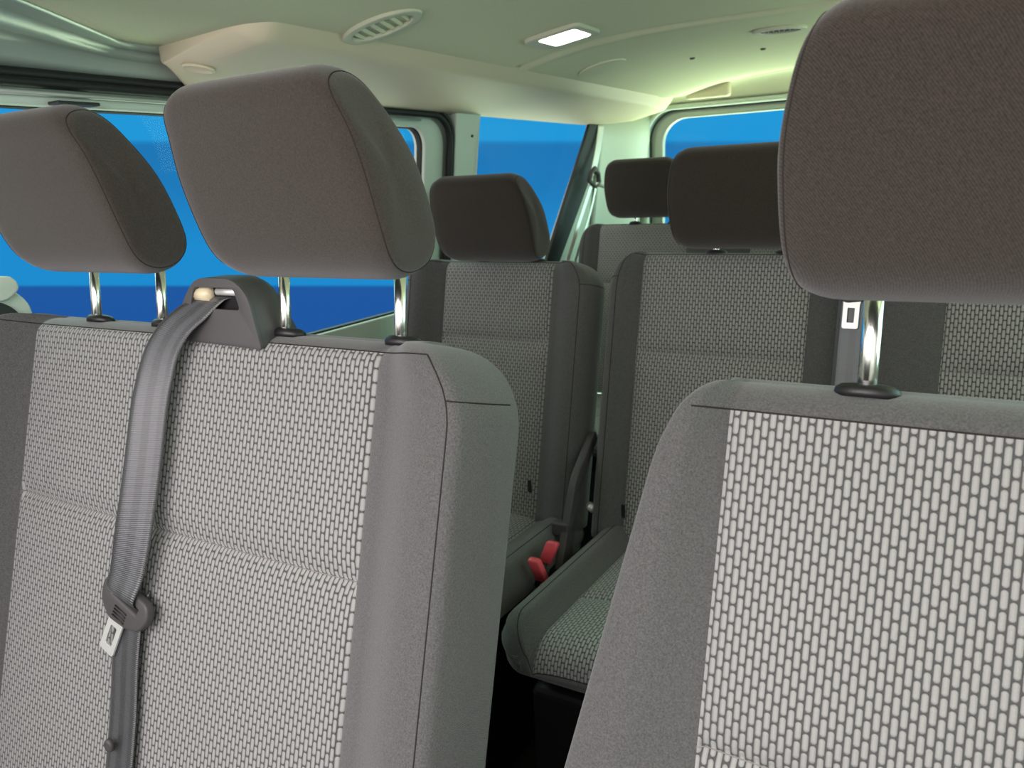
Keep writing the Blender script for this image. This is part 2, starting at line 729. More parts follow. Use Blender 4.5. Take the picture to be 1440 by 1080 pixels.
    for a in range(len(grid) - 1):
        for j in range(nc - 1):
            q = (grid[a][j], grid[a][j + 1], grid[a + 1][j + 1], grid[a + 1][j])
            fb.append(q)
    fb.append(tuple(ring[0]))

    def sub(faces):
        mp = {}
        vv = []
        uu = []
        ff = []
        for q in faces:
            g = []
            for i in q:
                if i not in mp:
                    mp[i] = len(vv)
                    vv.append(V[i])
                    uu.append(U[i])
                g.append(mp[i])
            ff.append(tuple(g))
        return vv, ff, uu
    vv, ff, uu = sub(fb)
    body = obj(name, vv, ff, cloth, par, uvs=uu)
    for pf in fp:
        vv, ff, uu = sub(pf)
        o = obj('fabric_panel', vv, ff, pat, body, uvs=uu)
        o['label'] = 'capsule patterned grey fabric panel'
    for s_ in seam_t:
        i = [k for k, rw in enumerate(rows) if rw[0] == s_][0]
        for (a, b) in pcol:
            pts = [V[ring[i][k]] for k in range(a, b + 1)]
            MB().tube([p + F.Wv * 0.0004 for p in pts], 0.0006, 5).obj('cross_seam', M_SEAML, body)
    # piping
    path = [V[ring[i][seamL]] for i in range(0, bandrow + 1)] if pipe_sides else []
    path += [V[ring[bandrow][j]] + F.V * 0.0002 for j in range(seamL + 1, seamR)]
    path += [V[ring[i][seamR]] for i in range(bandrow, -1, -1)] if pipe_sides else []
    MB().tube(path, 0.0008, 6).obj('piping', M_SEAM, body)
    if side_seam:
        i = [k for k, rw in enumerate(rows) if rw[0] == side_seam][0]
        for seq in ([ring[i][seamR + j] for j in range(0, 5)] + ring[i][nc:nc + msd], [ring[i][seamL - j] for j in range(0, 5)] + ring[i][2 * nc + msd:][::-1]):
            MB().tube([V[k] for k in seq], 0.0008, 6).obj('side_seam', M_SEAM, body)
    return body


HP = [(.512, .080), (.520, .055), (.531, .012), (.545, -.034), (.558, -.065), (.576, -.082), (.602, -.088), (.626, -.080), (.636, -.060), (.630, -.030),
      (.608, .027), (.582, .070), (.564, .094), (.546, .104), (.527, .103), (.514, .094)]


def catmull(P, n=4):
    o = []
    L = len(P)
    for i in range(L):
        p0, p1, p2, p3 = [Vector(P[(i + k - 1) % L]) for k in range(4)]
        for j in range(n):
            t = j / n
            o.append(0.5 * ((2 * p1) + (p2 - p0) * t + (2 * p0 - 5 * p1 + 4 * p2 - p3) * t * t + (3 * p1 - p0 - 3 * p2 + p3) * t ** 3))
    return o


def headrest(par, xc, oy, oz, drop=0.0, hw=0.136, posts=None, tilt=0.296, cloth=None, scale=1.0, post_l=0.09, pr=0.0068, lean=0.0, capr=0.021, sag=1.0, cdrop=0.0):
    """headrest with its two posts; reference profile is the one measured on the front bench (posts at y .655, z -.165)"""
    s, c = math.sin(lean), math.cos(lean)

    def tr(y, z):
        dy, dz = (y - .655) * scale, (z + .165) * scale
        return (oy + dy * c + dz * s, oz + dz * c - dy * s)
    prof = [Vector(tr(p.x, p.y)) for p in catmull(HP)]
    V_ = Vector((math.sin(tilt), math.cos(tilt)))
    prof = [p - V_ * drop for p in prof]
    cen = sum(prof, Vector((0, 0))) / len(prof)
    zt = max(p.y for p in prof)
    zb = min(p.y for p in prof)
    hw *= scale
    rings = []
    e = 0.028 * scale
    xs = []
    for i in range(0, 13):
        u = -1 + i / 6
        xs.append((u * (hw - e), 1.0))
    arcR = [(hw - e + e * math.sin(a), 1 - (1 - math.cos(a)) * 0.16) for a in [PI / 2 * k / 6 for k in range(1, 7)]]
    seq = [(-x, k) for x, k in arcR[::-1]] + xs + arcR
    for x, k in seq:
        cent = 1.0 + 0.07 * (1 - (x / hw) ** 2)
        ring = []
        for p in prof:
            q = cen + (p - cen) * k
            # crown the front face towards the middle
            front = max(0.0, (cen.x - p.x) / 0.06)
            q = Vector((q.x - 0.006 * front * (1 - (x / hw) ** 2) , q.y))
            # rounded corners seen from the front
            hfrac = (q.y - zb) / (zt - zb)
            g = 1.0
            if hfrac < 0.34:
                g -= sag * 0.11 * (1 - math.sqrt(max(0, 1 - ((0.34 - hfrac) / 0.34) ** 2)))
            if hfrac > 0.45:
                g -= 0.20 * ((hfrac - 0.45) / 0.55) ** 2.0
            ring.append(Vector((xc + x * g, q.x, q.y)))
        rings.append(ring)
    n = len(prof)
    V = [v for r_ in rings for v in r_]
    F_ = []
    m_ = len(rings)
    for i in range(m_ - 1):
        for k in range(n):
            F_.append((i * n + k, i * n + (k + 1) % n, (i + 1) * n + (k + 1) % n, (i + 1) * n + k))
    for side, idx in ((-1, 0), (1, m_ - 1)):
        base = [V[idx * n + k] for k in range(n)]
        cc = sum(base, Vector()) / n
        prev = [idx * n + k for k in range(n)]
        for sc, out in ((0.94, 0.001), (0.8, 0.003), (0.6, 0.005), (0.35, 0.0065), (0.12, 0.007)):
            cur = []
            for b in base:
                p = cc + (b - cc) * sc
                p.x = b.x * sc + cc.x * (1 - sc) + side * out
                cur.append(len(V))
                V.append(p)
            for k in range(n):
                F_.append((prev[k], prev[(k + 1) % n], cur[(k + 1) % n], cur[k]))
            prev = cur
        F_.append(tuple(prev))
    hr = obj('headrest', V, F_, cloth or M_HEAD, par)
    for idx in (2, m_ - 3):
        MB().tube(rings[idx], 0.0006, 6, closed=True).obj('piping', M_SEAM, hr)
    # posts
    for x in (posts or (xc - 0.07, xc + 0.07)):
        b = Vector((x, oy, oz)) + Vector((0, -V_.x, -V_.y)) * 0.03
        t = Vector((x, oy, oz)) + Vector((0, V_.x * 0.2, V_.y)) * (post_l - drop)
        m1 = MB().tube([b, b.lerp(t, 0.5), t], pr, 20)
        po = m1.obj('post', M_CHROME, hr)
        # collar on the seat back
        rows = []
        up = Vector((0, V_.x, V_.y))
        fw = Vector((0, -V_.y, V_.x))
        for rr, hh in ((capr * 0.96, -0.004), (capr, 0.0), (capr * 0.97, 0.0035), (capr * 0.8, 0.0065), (capr * 0.45, 0.0078), (pr * 1.15, 0.0078), (pr * 1.1, 0.004)):
            rows.append([Vector((x, oy, oz)) + Vector((1, 0, 0)) * rr * 1.08 * math.cos(2 * PI * k / 28) + fw * rr * 0.8 * math.sin(2 * PI * k / 28) + up * (hh - cdrop) for k in range(28)])
        MB().loft(rows).obj('post_collar', M_BLACK, par)
    return hr


def cushion(par, XL, XR, panels, yf, yb, ztop, cross, front_r=0.055, thick=0.075, rise=0.02, wb=0.028, ang=0.05):
    """seat cushion: same upholstery, lying down, rounded front edge with the pattern wrapping over it"""
    F = Fr(yf, ztop, 0)
    F.V = Vector((0, -math.cos(ang), math.sin(ang)))
    F.Wv = Vector((0, math.sin(ang), math.cos(ang)))
    return pad(F, par, 'cushion', XL, XR, panels, yb - yf, 0.0, wb, thick, front_r, 0.05, 0.05, rc=0.03, seam_t=(cross,), sb=0.008, band=90, bul=0.01)


def seat_base(par, x0, x1, y0, y1, ztop):
    mb = MB()
    mb.box((x0 + 0.03, y0 + 0.06, -H + 0.002), (x1 - 0.03, y1 - 0.02, ztop))
    mb.obj('base', M_BLACK, par, smooth=False, bevel=0.015)


def care_tag(par, p):
    MB().box((p[0] - .004, p[1] - .002, p[2] - .014), (p[0] + .004, p[1] + .001, p[2] + .014)).obj('fabric_tag', M_BLACK, par, smooth=False)


TILT = 0.296
# --- front passenger bench
fb = root('passenger_bench_seat', (-0.8, 0.45, -H), 'wide two-person front bench seat with two brown headrests and a belt down its middle', 'seat')
F1 = Fr(0.655, -0.165, TILT)
pad(F1, fb, 'backrest', -1.246, -0.388, [(-1.189, -0.535)], 0.70, 0.026, 0.078, 0.045, 0.030, 0.05, 0.085, rdep=0.042, rc=0.014, seam_t=(0.264,), sb=0.004, side_seam=0.055, band=34)
headrest(fb, -0.572, 0.655, -0.165, posts=(-0.6955, -0.5225), hw=0.124)
headrest(fb, -0.950, 0.655, -0.165, posts=(-1.070, -0.9235), hw=0.130)
cushion(fb, -1.22, -0.39, [(-1.15, -0.5)], -0.03, 0.42, -0.79, 0.17)
seat_base(fb, -1.22, -0.37, 0.02, 0.5, -0.87)

# belt outlet housing on the bench shoulder
hb = MB()
def hring(y, k, zt):
    xc = -0.775
    pts = rpoly([(-0.862 + .0 * k, -0.172), (-0.700, -0.176), (-0.712 - .012 * k, -0.112), (-0.735 - .01 * k, zt), (-0.797 + .01 * k, zt), (-0.818 + .006 * k, -0.112)], [0.004, 0.004, .02, .018, .018, .02], 4)
    return [Vector((p[0], y, p[1])) for p in pts]
hb.loft([hring(0.617, 0, -0.094), hring(0.645, 0.3, -0.094), hring(0.662, 0.9, -0.096), hring(0.674, 1.6, -0.101), hring(0.681, 2.3, -0.110)], cap=False)
hb.f.append(tuple(range(len(hb.v) - len(hring(0, 0, 0)), len(hb.v))))
outer = [(p.x, p.z) for p in hring(0, 0, -0.094)]
slot = rpoly([(-0.815, -0.131), (-0.727, -0.131), (-0.734, -0.105), (-0.803, -0.105)], 0.006, 4)
pv, pf = plate([outer, slot], 0.006, 0.0)
hb.add([(x, 0.617 + z, y) for x, y, z in pv], pf)
hsg = hb.obj('belt_outlet_housing', M_GREYP, fb, smooth=True)
md = hsg.modifiers.new('bevel', 'BEVEL'); md.width = 0.003; md.segments = 2; md.limit_method = 'ANGLE'; md.angle_limit = 0.7
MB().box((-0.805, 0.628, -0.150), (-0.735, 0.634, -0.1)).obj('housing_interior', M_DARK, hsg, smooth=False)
MB().tube([(-0.812, 0.626, -0.115), (-0.785, 0.626, -0.115)], 0.010, 14).obj('roller', M_CREAMR, hsg)
MB().tube([(-0.772, 0.623, -0.111), (-0.735, 0.623, -0.111)], 0.0045, 12).obj('guide_bar', M_STEEL, hsg)

# --- driver seat
ds = root('driver_seat', (0.02, 0.4, -H), 'large grey single front seat at the right, its brown headrest nearest the lens', 'seat')
F2 = Fr(0.655, -0.176, TILT)
pad(F2, ds, 'backrest', -0.205, 0.245, [(-0.160, 0.200)], 0.62, 0.022, 0.045, 0.056, 0.032, 0.085, 0.085, rdep=0.044, rc=0.012, seam_t=(0.312,), flare=0.115, sb=0.003, side_seam=None, band=12, pipe_sides=False)
headrest(ds, 0.025, 0.66, -0.172, posts=(-0.0585, 0.0985), capr=0.023, pr=0.0075, cdrop=0.007)
cushion(ds, -0.24, 0.28, [(-0.17, 0.21)], 0.02, 0.5, -0.75, 0.17)
seat_base(ds, -0.24, 0.28, 0.02, 0.5, -0.87)

# --- second row, single seat by the window
s2 = root('rear_single_seat', (-0.95, 1.3, -H), 'narrow dark single seat in the middle row beside the window pillar', 'seat')
F3 = Fr(1.6, -0.185, 0.24)
pad(F3, s2, 'backrest', -1.2, -0.70, [(-1.1, -0.805)], 0.60, 0.028, 0.06, 0.05, 0.03, 0.05, 0.07, rc=0.02, seam_t=(0.185,), sb=0.006, side_seam=0.055)
headrest(s2, -0.93, 1.6, -0.185, drop=0.070, hw=0.128, tilt=0.24, lean=0.0, post_l=0.12)
cushion(s2, -1.2, -0.70, [(-1.1, -0.8)], 0.98, 1.46, -0.735, 0.19)
seat_base(s2, -1.2, -0.70, 0.98, 1.46, -0.87)
care_tag(s2, (-0.79, 1.39, -0.655))

# --- second row, bench
s3 = root('rear_bench_seat', (-0.2, 1.3, -H), 'dark two-place middle row bench with one patterned panel per seat and plain cloth between', 'seat')
F4 = Fr(1.6, -0.165, 0.24)
pad(F4, s3, 'backrest', -0.655, 0.38, [(-0.59, -0.25), (-0.02, 0.33)], 0.62, 0.028, 0.055, 0.05, 0.03, 0.085, 0.07, rc=0.02, seam_t=(0.21,), sb=0.014, side_seam=0.055)
headrest(s3, -0.373, 1.6, -0.165, drop=0.062, hw=0.13, tilt=0.24, post_l=0.12)
headrest(s3, 0.15, 1.6, -0.165, drop=0.062, hw=0.13, tilt=0.24, post_l=0.12)
cushion(s3, -0.635, 0.37, [(-0.56, -0.26), (-0.02, 0.3)], 0.97, 1.46, -0.735, 0.19)
seat_base(s3, -0.635, 0.37, 0.97, 1.46, -0.87)
care_tag(s3, (-0.565, 1.38, -0.67))

# --- third row
s4 = root('back_row_bench_seat', (-0.5, 2.4, -H), 'dark bench in the very last row below the rear window', 'seat')
F5 = Fr(2.6, -0.165, 0.24)
pad(F5, s4, 'backrest', -1.2, 0.28, [(-1.13, -0.81), (-0.6, -0.3), (-0.1, 0.2)], 0.6, 0.02, 0.04, 0.05, 0.03, 0.07, 0.07, rc=0.02, seam_t=(0.21,), sb=0.014)
headrest(s4, -0.935, 2.6, -0.165, drop=0.055, hw=0.13, tilt=0.24, post_l=0.12)
headrest(s4, -0.45, 2.6, -0.165, drop=0.055, hw=0.13, tilt=0.24, post_l=0.12)
cushion(s4, -1.2, 0.28, [(-1.12, -0.8), (-0.6, -0.3), (-0.1, 0.2)], 1.98, 2.46, -0.735, 0.19)
seat_base(s4, -1.2, 0.28, 1.98, 2.46, -0.87)


# ------------------------------------------------------------------ seat belts
def strap(par, pts, width, side, name='webbing', mat_=None, thick=0.0014):
    """pts: centreline; side: list of vectors across"""
    P = []
    n = 6
    for i in range(len(pts) - 1):
        p0 = Vector(pts[max(i - 1, 0)]); p1 = Vector(pts[i]); p2 = Vector(pts[i + 1]); p3 = Vector(pts[min(i + 2, len(pts) - 1)])
        s0 = Vector(side[i]); s1 = Vector(side[i + 1])
        for j in range(n):
            t = j / n
            P.append((0.5 * ((2 * p1) + (p2 - p0) * t + (2 * p0 - 5 * p1 + 4 * p2 - p3) * t * t + (3 * p1 - p0 - 3 * p2 + p3) * t ** 3), s0.lerp(s1, t).normalized()))
    P.append((Vector(pts[-1]), Vector(side[-1]).normalized()))
    V = []; U = []; F_ = []
    L = 0
    m_ = 8
    for i, (p, s_) in enumerate(P):
        if i:
            L += (p - P[i - 1][0]).length
        for k in range(m_ + 1):
            q = k / m_ - 0.5
            V.append(p + s_ * width * q)
            U.append((k / m_, L))
    for i in range(len(P) - 1):
        for k in range(m_):
            a = i * (m_ + 1) + k
            F_.append((a, a + 1, a + m_ + 2, a + m_ + 1))
    return obj(name, V, F_, mat_ or M_BELT, par, uvs=U, solid=thick)


def FB(x, v, w):
    return F1(x, v, w)


sbt = root('seat_belt', (-0.95, 0.6, -H), 'grey seat belt hanging down the middle of the front bench with a steel tongue', 'seat belt')
X_ = (1, 0, 0)
strap(sbt, [(-0.775, 0.640, -0.118), (-0.785, 0.622, -0.121), (-0.807, 0.610, -0.136), (-0.829, 0.598, -0.155), (-0.844, 0.586, -0.182), (-0.850, 0.574, -0.215), (-0.853, 0.562, -0.25), (-0.855, 0.541, -0.32), (-0.859, 0.521, -0.385), (-0.865, 0.503, -0.445), (-0.871, 0.492, -0.474), (-0.872, 0.506, -0.488)],
      0.048, [(1, 0, 0), (1, 0, 0.0), (0.93, -0.05, -0.30), (0.93, 0.05, -0.28), (0.95, 0.25, -0.15), (0.9, 0.36, -0.08), (0.86, 0.42, -0.03), (0.84, 0.46, 0), (0.86, 0.44, -0.05), (0.93, 0.25, -0.15), (0.95, 0.02, -0.30), (0.93, -0.05, -0.36)])
strap(sbt, [(-0.874, 0.516, -0.478), (-0.876, 0.501, -0.51), (-0.876, 0.485, -0.565), (-0.873, 0.469, -0.625), (-0.870, 0.449, -0.689), (-0.868, 0.43, -0.75), (-0.866, 0.412, -0.785)], 0.052, [X_] * 7, name='lower_webbing')


def tongue(par, origin, ax, down, out, s=1.0, ridges=True):
    """belt tongue: moulded slotted head with a steel blade"""
    ax = Vector(ax).normalized(); out = Vector(out); down = Vector(down)
    down = (down - ax * ax.dot(down)).normalized(); out = ax.cross(down)
    if out.y > 0:
        out = -out
    o = Vector(origin)

    def pl(loops, th, z, bev=0.0):
        v, f = plate(loops, th, bev)
        return [o + ax * a * s + down * b * s + out * (c * s + z * s) for a, b, c in v], f
    head = rpoly([(-0.041, -0.002), (-0.034, -0.014), (0.034, -0.014), (0.041, 0.000), (0.034, 0.018), (0.014, 0.027), (-0.016, 0.031), (-0.036, 0.018)], 0.006, 5)
    slot_ = rpoly([(-0.028, -0.007), (0.028, -0.007), (0.026, 0.006), (-0.026, 0.006)], 0.003, 3)
    v, f = pl([head, slot_], 0.006, 0.006, 0.003)
    hd = obj('tongue_head', v, f, M_GREYP, par)
    blade = rpoly([(-0.022, 0.022), (0.010, 0.022), (0.006, 0.036), (0.006, 0.078), (-0.020, 0.078), (-0.020, 0.036)], 0.004, 4)
    hole = rpoly([(-0.013, 0.042), (-0.001, 0.042), (-0.001, 0.068), (-0.013, 0.068)], 0.002, 3)
    v, f = pl([blade, hole], 0.002, 0.006, 0.0003)
    obj('steel_blade', v, f, M_STEEL, hd, smooth=False)['label'] = 'bright steel belt blade'
    if ridges:
        for k in range(4):
            b = 0.012 + k * 0.0042
            mb = MB()
            mb.tube([o + ax * -0.011 * s + down * b * s + out * 0.0125 * s, o + ax * 0.011 * s + down * b * s + out * 0.0125 * s], 0.0010 * s, 6)
            mb.obj('grip_ridge', M_BLACK, hd)
    return hd


tongue(sbt, (-0.872, 0.508, -0.487), (0.93, -0.05, -0.36), (-0.5, -0.25, -0.9), (0, -1, 0), s=1.05)
# stop button
bt = MB()
bp_ = Vector((-0.882, 0.449, -0.664))
bt.loft([[bp_ + Vector((math.cos(a) * rr, -hh, math.sin(a) * rr * 1.3)) for a in [2 * PI * k / 20 for k in range(20)]] for rr, hh in ((.007, -.002), (.007, .002), (.0055, .0045), (.003, .0035))])
bt.obj('stop_button', M_GREYP, sbt)

sb2 = root('seat_belt', (-0.17, 1.5, -H), 'dark seat belt lying on the plain centre of the middle row bench', 'seat belt')
strap(sb2, [F4(-0.155, 0.01, 0.0), F4(-0.157, 0.008, 0.035), F4(-0.160, -0.03, 0.052), F4(-0.163, -0.09, 0.054), F4(-0.163, -0.3, 0.054), F4(-0.165, -0.5, 0.056), F4(-0.165, -0.56, 0.06)], 0.062, [X_] * 7, mat_=M_BELTR)
tongue(sb2, F4(-0.163, -0.062, 0.056), (1, 0, 0), (0, -0.24, -1), (0, -1, 0), s=1.05, ridges=False)


# ------------------------------------------------------------------ things between the middle row seats
al = root('seat_side_bracket', (-0.69, 1.35, -H), 'tall bent black bracket standing in the gap between the two middle row seats', 'bracket')
prof = rpoly([(1.30, -0.80), (1.345, -0.80), (1.405, -0.64), (1.50, -0.565), (1.49, -0.545), (1.385, -0.620)], [.004, .004, .03, .004, .004, .03], 6)
v, f = plate([prof], 0.012, 0.002)
obj('bracket_arm', [(-0.681 + c, a, b) for a, b, c in v], f, M_GREYP, al)
MB().box((-0.712, 1.335, -0.733), (-0.672, 1.362, -0.703)).obj('bracket_clip', M_GREYP, al, smooth=False, bevel=0.005)
MB().box((-0.706, 1.30, -H + 0.002), (-0.674, 1.35, -0.79)).obj('bracket_foot', M_BLACK, al, smooth=False, bevel=0.004)
kn = MB().tube([(-0.668, 1.44, -0.70), (-0.655, 1.425, -0.70)], 0.009, 14)
kn.obj('release_knob', M_STEEL, al)


def buckle(loc, d, lab):
    r_ = root('belt_buckle', (loc[0], loc[1], -H), lab, 'buckle', 'red buckles between the middle row seats')
    d = Vector(d).normalized()
    p = Vector(loc)
    a = Vector((1, 0, 0))
    c = d.cross(a)
    mb = MB()
    rr = []
    for t, s_ in ((-0.032, 1.0), (0.0, 1.0), (0.010, 1.0), (0.014, 0.8)):
        rr.append([p + d * t + a * q[0] * s_ + c * q[1] * s_ for q in rrect(-0.013, -0.008, 0.013, 0.008, 0.004, 3)])
    mb.loft(rr)
    mb.obj('red_button', M_RED, r_)
    MB().tube([p - d * 0.03, p - d * 0.08, Vector((p.x, p.y + 0.03, -0.9)), Vector((p.x, p.y + 0.05, -H + 0.003))], 0.006, 8).obj('stalk', M_BLACK, r_)
    return r_


buckle((-0.668, 1.25, -0.715), (0.3, 0.35, 1), 'taller red belt buckle below the black bracket between the middle row seats')
buckle((-0.672, 1.195, -0.728), (-0.35, -0.1, 1), 'lower red belt buckle, nearer the lens, between the middle row seats')

# ------------------------------------------------------------------ body shell
def wx(z):
    return -1.24 - (0.13 * (0.15 - z) if z < 0.15 else 0)


def side(v, f, name, mat_, parent=None, dx=0.0, **k):
    return obj(name, [(wx(b) + dx + c, a, b) for a, b, c in v], f, mat_, parent, **k)


ZC = 0.26
# image-left wall (kerb side)
def rect(y0, z0, y1, z1, r=0.0):
    return rrect(y0, z0, y1, z1, max(r, 0.001), 8)
frontwin = rect(-0.5, -0.33, 0.36, 0.14, 0.06)
sidewin = rect(0.60, -0.335, 1.742, 0.150, 0.055)
fix = rpoly([(1.935, -0.32), (2.485, -0.32), (2.80, 0.195), (1.955, 0.195)], [0.03, 0.04, 0.03, 0.03], 8)
slab = rect(-0.7, -H, 3.2, 0.27)
hs1 = rect(0.52, -1.05, 1.822, 0.168, 0.07)
v, f = plate([slab, frontwin, hs1, fix], 0.02)
side(v, f, 'wall_left', M_DOORP, dx=-0.022, kind='structure', smooth=False)
# sliding door
v, f = plate([rect(0.525, -1.045, 1.818, 0.165, 0.068), sidewin], 0.03, 0.004)
dr = side(v, f, 'door_1', M_MINT, dx=-0.03, kind='structure')
v, f = plate([rect(0.588, -0.345, 1.752, 0.160, 0.062), rect(0.604, -0.329, 1.738, 0.146, 0.052)], 0.012, 0.003)
side(v, f, 'window_gasket', M_RUB, dr, dx=-0.03)
# inner pressed frame ridge above the pane
mb = MB()
mb.tube([(wx(.172) + 0.0, y, 0.1635) for y in (0.6, 0.8, 1.0, 1.3, 1.7)], 0.004, 8)
mb.obj('door_rail', M_DOORP, dr)
# latch clips on the door's top rail
MB().box((-1.252, 0.745, 0.148), (-1.224, 0.815, 0.1535)).obj('window_catch', M_BLACK, dr, smooth=False, bevel=0.002)
MB().box((-1.250, 1.755, -0.10), (-1.236, 1.775, -0.02)).obj('door_latch', M_GREYP, dr, smooth=False, bevel=0.004)
# aperture seal: ribbed rubber
for k, (dx, dr_, rr) in enumerate(((0.004, 0.000, 0.0085), (0.0, 0.016, 0.008))):
    pts = rect(0.50 - dr_ * 0.6, -1.06, 1.83 + dr_, 0.178 + dr_ * 0.8, 0.075)
    o = MB().tube([(wx(b) + dx, a, b) for a, b in pts], rr, 10, closed=True).obj('trim_%d' % (k + 1), M_RUB)
    o['kind'] = 'structure'
# glass panes
v, f = plate([rect(0.59, -0.345, 1.752, 0.16, 0.06)], 0.004)
side(v, f, 'window_1', M_GLASS, dx=-0.044, kind='structure', smooth=False)
v, f = plate([rpoly([(1.93, -0.33), (2.49, -0.33), (2.81, 0.2), (1.95, 0.2)], 0.03, 6)], 0.004)
side(v, f, 'window_2', M_GLASS, dx=-0.044, kind='structure', smooth=False)
v, f = plate([rect(-0.52, -0.35, 0.38, 0.15, 0.06)], 0.004)
side(v, f, 'window_3', M_GLASS, dx=-0.044, kind='structure', smooth=False)
# trim around the fixed pane (cream pillar cover)
v, f = plate([rpoly([(1.858, -0.6), (3.02, -0.6), (3.02, 0.215), (1.858, 0.215)], 0.01, 3), rpoly([(1.95, -0.31), (2.475, -0.31), (2.79, 0.2), (1.968, 0.2)], 0.02, 6)], 0.014, 0.005)
side(v, f, 'trim_3', M_MINT, dx=0.002, kind='structure')
MB().tube([(wx(.13) + .009, 1.93, .128), (wx(.13) + .013, 1.93, .128)], 0.0035, 10).obj('pillar_screw', M_RUB, bpy.data.objects['trim_3'])
# slanting dark belt slot behind the fixed pane
v, f = plate([rpoly([(2.405, -0.34), (2.51, -0.34), (2.86, 0.155), (2.86, 0.2), (2.722, 0.2)], 0.008, 3)], 0.01, 0.001)
side(v, f, 'trim_4', M_RUB, dx=0.014, kind='structure')

# shoulder belt hanging on that pillar
pb = root('pillar_seat_belt', (-1.22, 2.65, -H), 'back row shoulder belt hanging from its loop beside the side window', 'seat belt')
strap(pb, [(-1.215, 2.80, 0.185), (-1.212, 2.76, 0.10), (-1.210, 2.70, 0.005)], 0.035, [(0.25, 1, 0), (0.25, 1, 0), (0.25, 1, 0)], mat_=M_STEEL, name='upper_webbing')
strap(pb, [(-1.205, 2.685, -0.02), (-1.215, 2.61, -0.13), (-1.225, 2.52, -0.26), (-1.235, 2.47, -0.36)], 0.022, [(0.25, 1, 0)] * 4, mat_=M_STEEL, name='lower_webbing')
strap(pb, [(-1.195, 2.705, -0.02), (-1.205, 2.66, -0.13), (-1.22, 2.58, -0.26), (-1.23, 2.53, -0.36)], 0.012, [(0.25, 1, 0)] * 4, mat_=M_STEEL, name='return_webbing')
MB().tube([(-1.205, 2.66, -0.012), (-1.200, 2.665, 0.015), (-1.198, 2.695, 0.03), (-1.198, 2.725, 0.01), (-1.200, 2.735, -0.02), (-1.200, 2.70, -0.035)], 0.009, 8, closed=True).obj('belt_loop', M_GREYP, pb)
MB().tube([(-1.19, 2.71, -0.03), (-1.17, 2.78, -0.047)], 0.006, 8).obj('loop_lever', M_MINT, pb)

# rear corner pillar cover, curved from the side wall to the tailgate
rows = []
for z in [-0.6 + 0.082 * k for k in range(11)]:
    row = []
    for k in range(13):
        a = k / 12
        x = wx(z) + 0.018 + 0.085 * sstep(a) ** 1.2
        y = 2.80 + 0.30 * a
        row.append((x + 0.012 * math.sin(PI * a), y, z))
    rows.append(row)
MB().sheet(rows).obj('trim_5', M_MINT, kind='structure', solid=0.006)

# tailgate wall
RY = 3.12
hole = rrect(-1.10, -0.36, 0.30, 0.205, 0.10, 10)
v, f = plate([rrect(-1.32, -H, 0.52, 0.36, 0.01, 2), rrect(-1.16, -0.42, 0.36, 0.255, 0.11, 10)], 0.02)
obj('wall_back', [(a, RY + c, b) for a, b, c in v], f, M_MINT, kind='structure', smooth=False)
v, f = plate([rrect(-1.15, -0.41, 0.35, 0.247, 0.11, 10), rrect(-1.10, -0.36, 0.30, 0.214, 0.10, 10)], 0.02, 0.006)
obj('door_2', [(a, RY + 0.035 + c, b) for a, b, c in v], f, M_DOORP, kind='structure')
o = MB().tube([(a, RY - 0.012, b) for a, b in rrect(-1.155, -0.415, 0.355, 0.25, 0.11, 10)], 0.011, 10, closed=True).obj('trim_6', M_MINT)
o['kind'] = 'structure'
o = MB().tube([(a, RY + 0.006, b) for a, b in rrect(-1.14, -0.395, 0.34, 0.238, 0.11, 10)], 0.005, 8, closed=True).obj('trim_7', M_RUB)
o['kind'] = 'structure'
v, f = plate([rrect(-1.11, -0.39, 0.31, 0.235, 0.10, 8)], 0.004)
obj('window_4', [(a, RY + 0.05 + c, b) for a, b, c in v], f, M_GLASS, kind='structure', smooth=False)


# ceiling: crowned headliner
def cz(x, y):
    d = abs(x + 0.40)
    z = 0.317 - 0.055 * min(1.0, d / 0.55) ** 3.0
    if d > 0.55:
        z -= 0.012 * min(1.0, (d - 0.55) / 0.25)
    # front rail edge
    if y > 2.75:
        z += 0.02 * sstep((y - 2.75) / 0.25)
    # pressed cross groove
    yg = 1.745 + 0.04 * math.cos(PI * min(1, d / 0.75))
    z += 0.006 * math.exp(-((y - yg) / 0.012) ** 2) - 0.004 * math.exp(-((y - yg - 0.03) / 0.02) ** 2)
    return z


def headl_edge(y):
    if y < 0.589:
        return -1.05 + (0.589 - y) * 0.5
    if y < 0.87:
        return -1.05 - (y - 0.589) / 0.281 * 0.165
    return -1.215


rows = []
ys = [-0.1 + 0.05 * k for k in range(6)] + [0.2 + 0.03 * k for k in range(1, 50)]
y = 1.67
ys = [q for q in ys if q < 1.67] + [1.67 + 0.008 * k for k in range(22)] + [1.86 + 0.05 * k for k in range(23)]
ys.append(3.0)
for y in ys:
    x0 = headl_edge(y)
    x1 = 0.42
    rows.append([(x0 + (x1 - x0) * k / 44, y, cz(x0 + (x1 - x0) * k / 44, y)) for k in range(45)])
MB().sheet(rows).obj('ceiling', M_HEADLN, kind='structure', solid=0.006)
# rear header above the tailgate
rows = []
for k in range(12):
    a = k / 11
    rows.append([(x, 2.985 + 0.115 * a ** 0.6, (cz(x, 3.0) + 0.0) * (1 - a) + 0.262 * a + 0.018 * math.sin(PI * a)) for x in [-1.2 + 1.6 * i / 40 for i in range(41)]])
MB().sheet(rows).obj('trim_8', M_HEADLN, kind='structure', solid=0.005)
hp = root('header_block', (-0.86, 3.03, 0.27), 'small beige rectangular cover in the header above the tailgate window', 'cover')
MB().box((-0.965, 3.015, 0.265), (-0.80, 3.06, 0.315)).obj('cover', M_CREAM, hp, smooth=False, bevel=0.01)

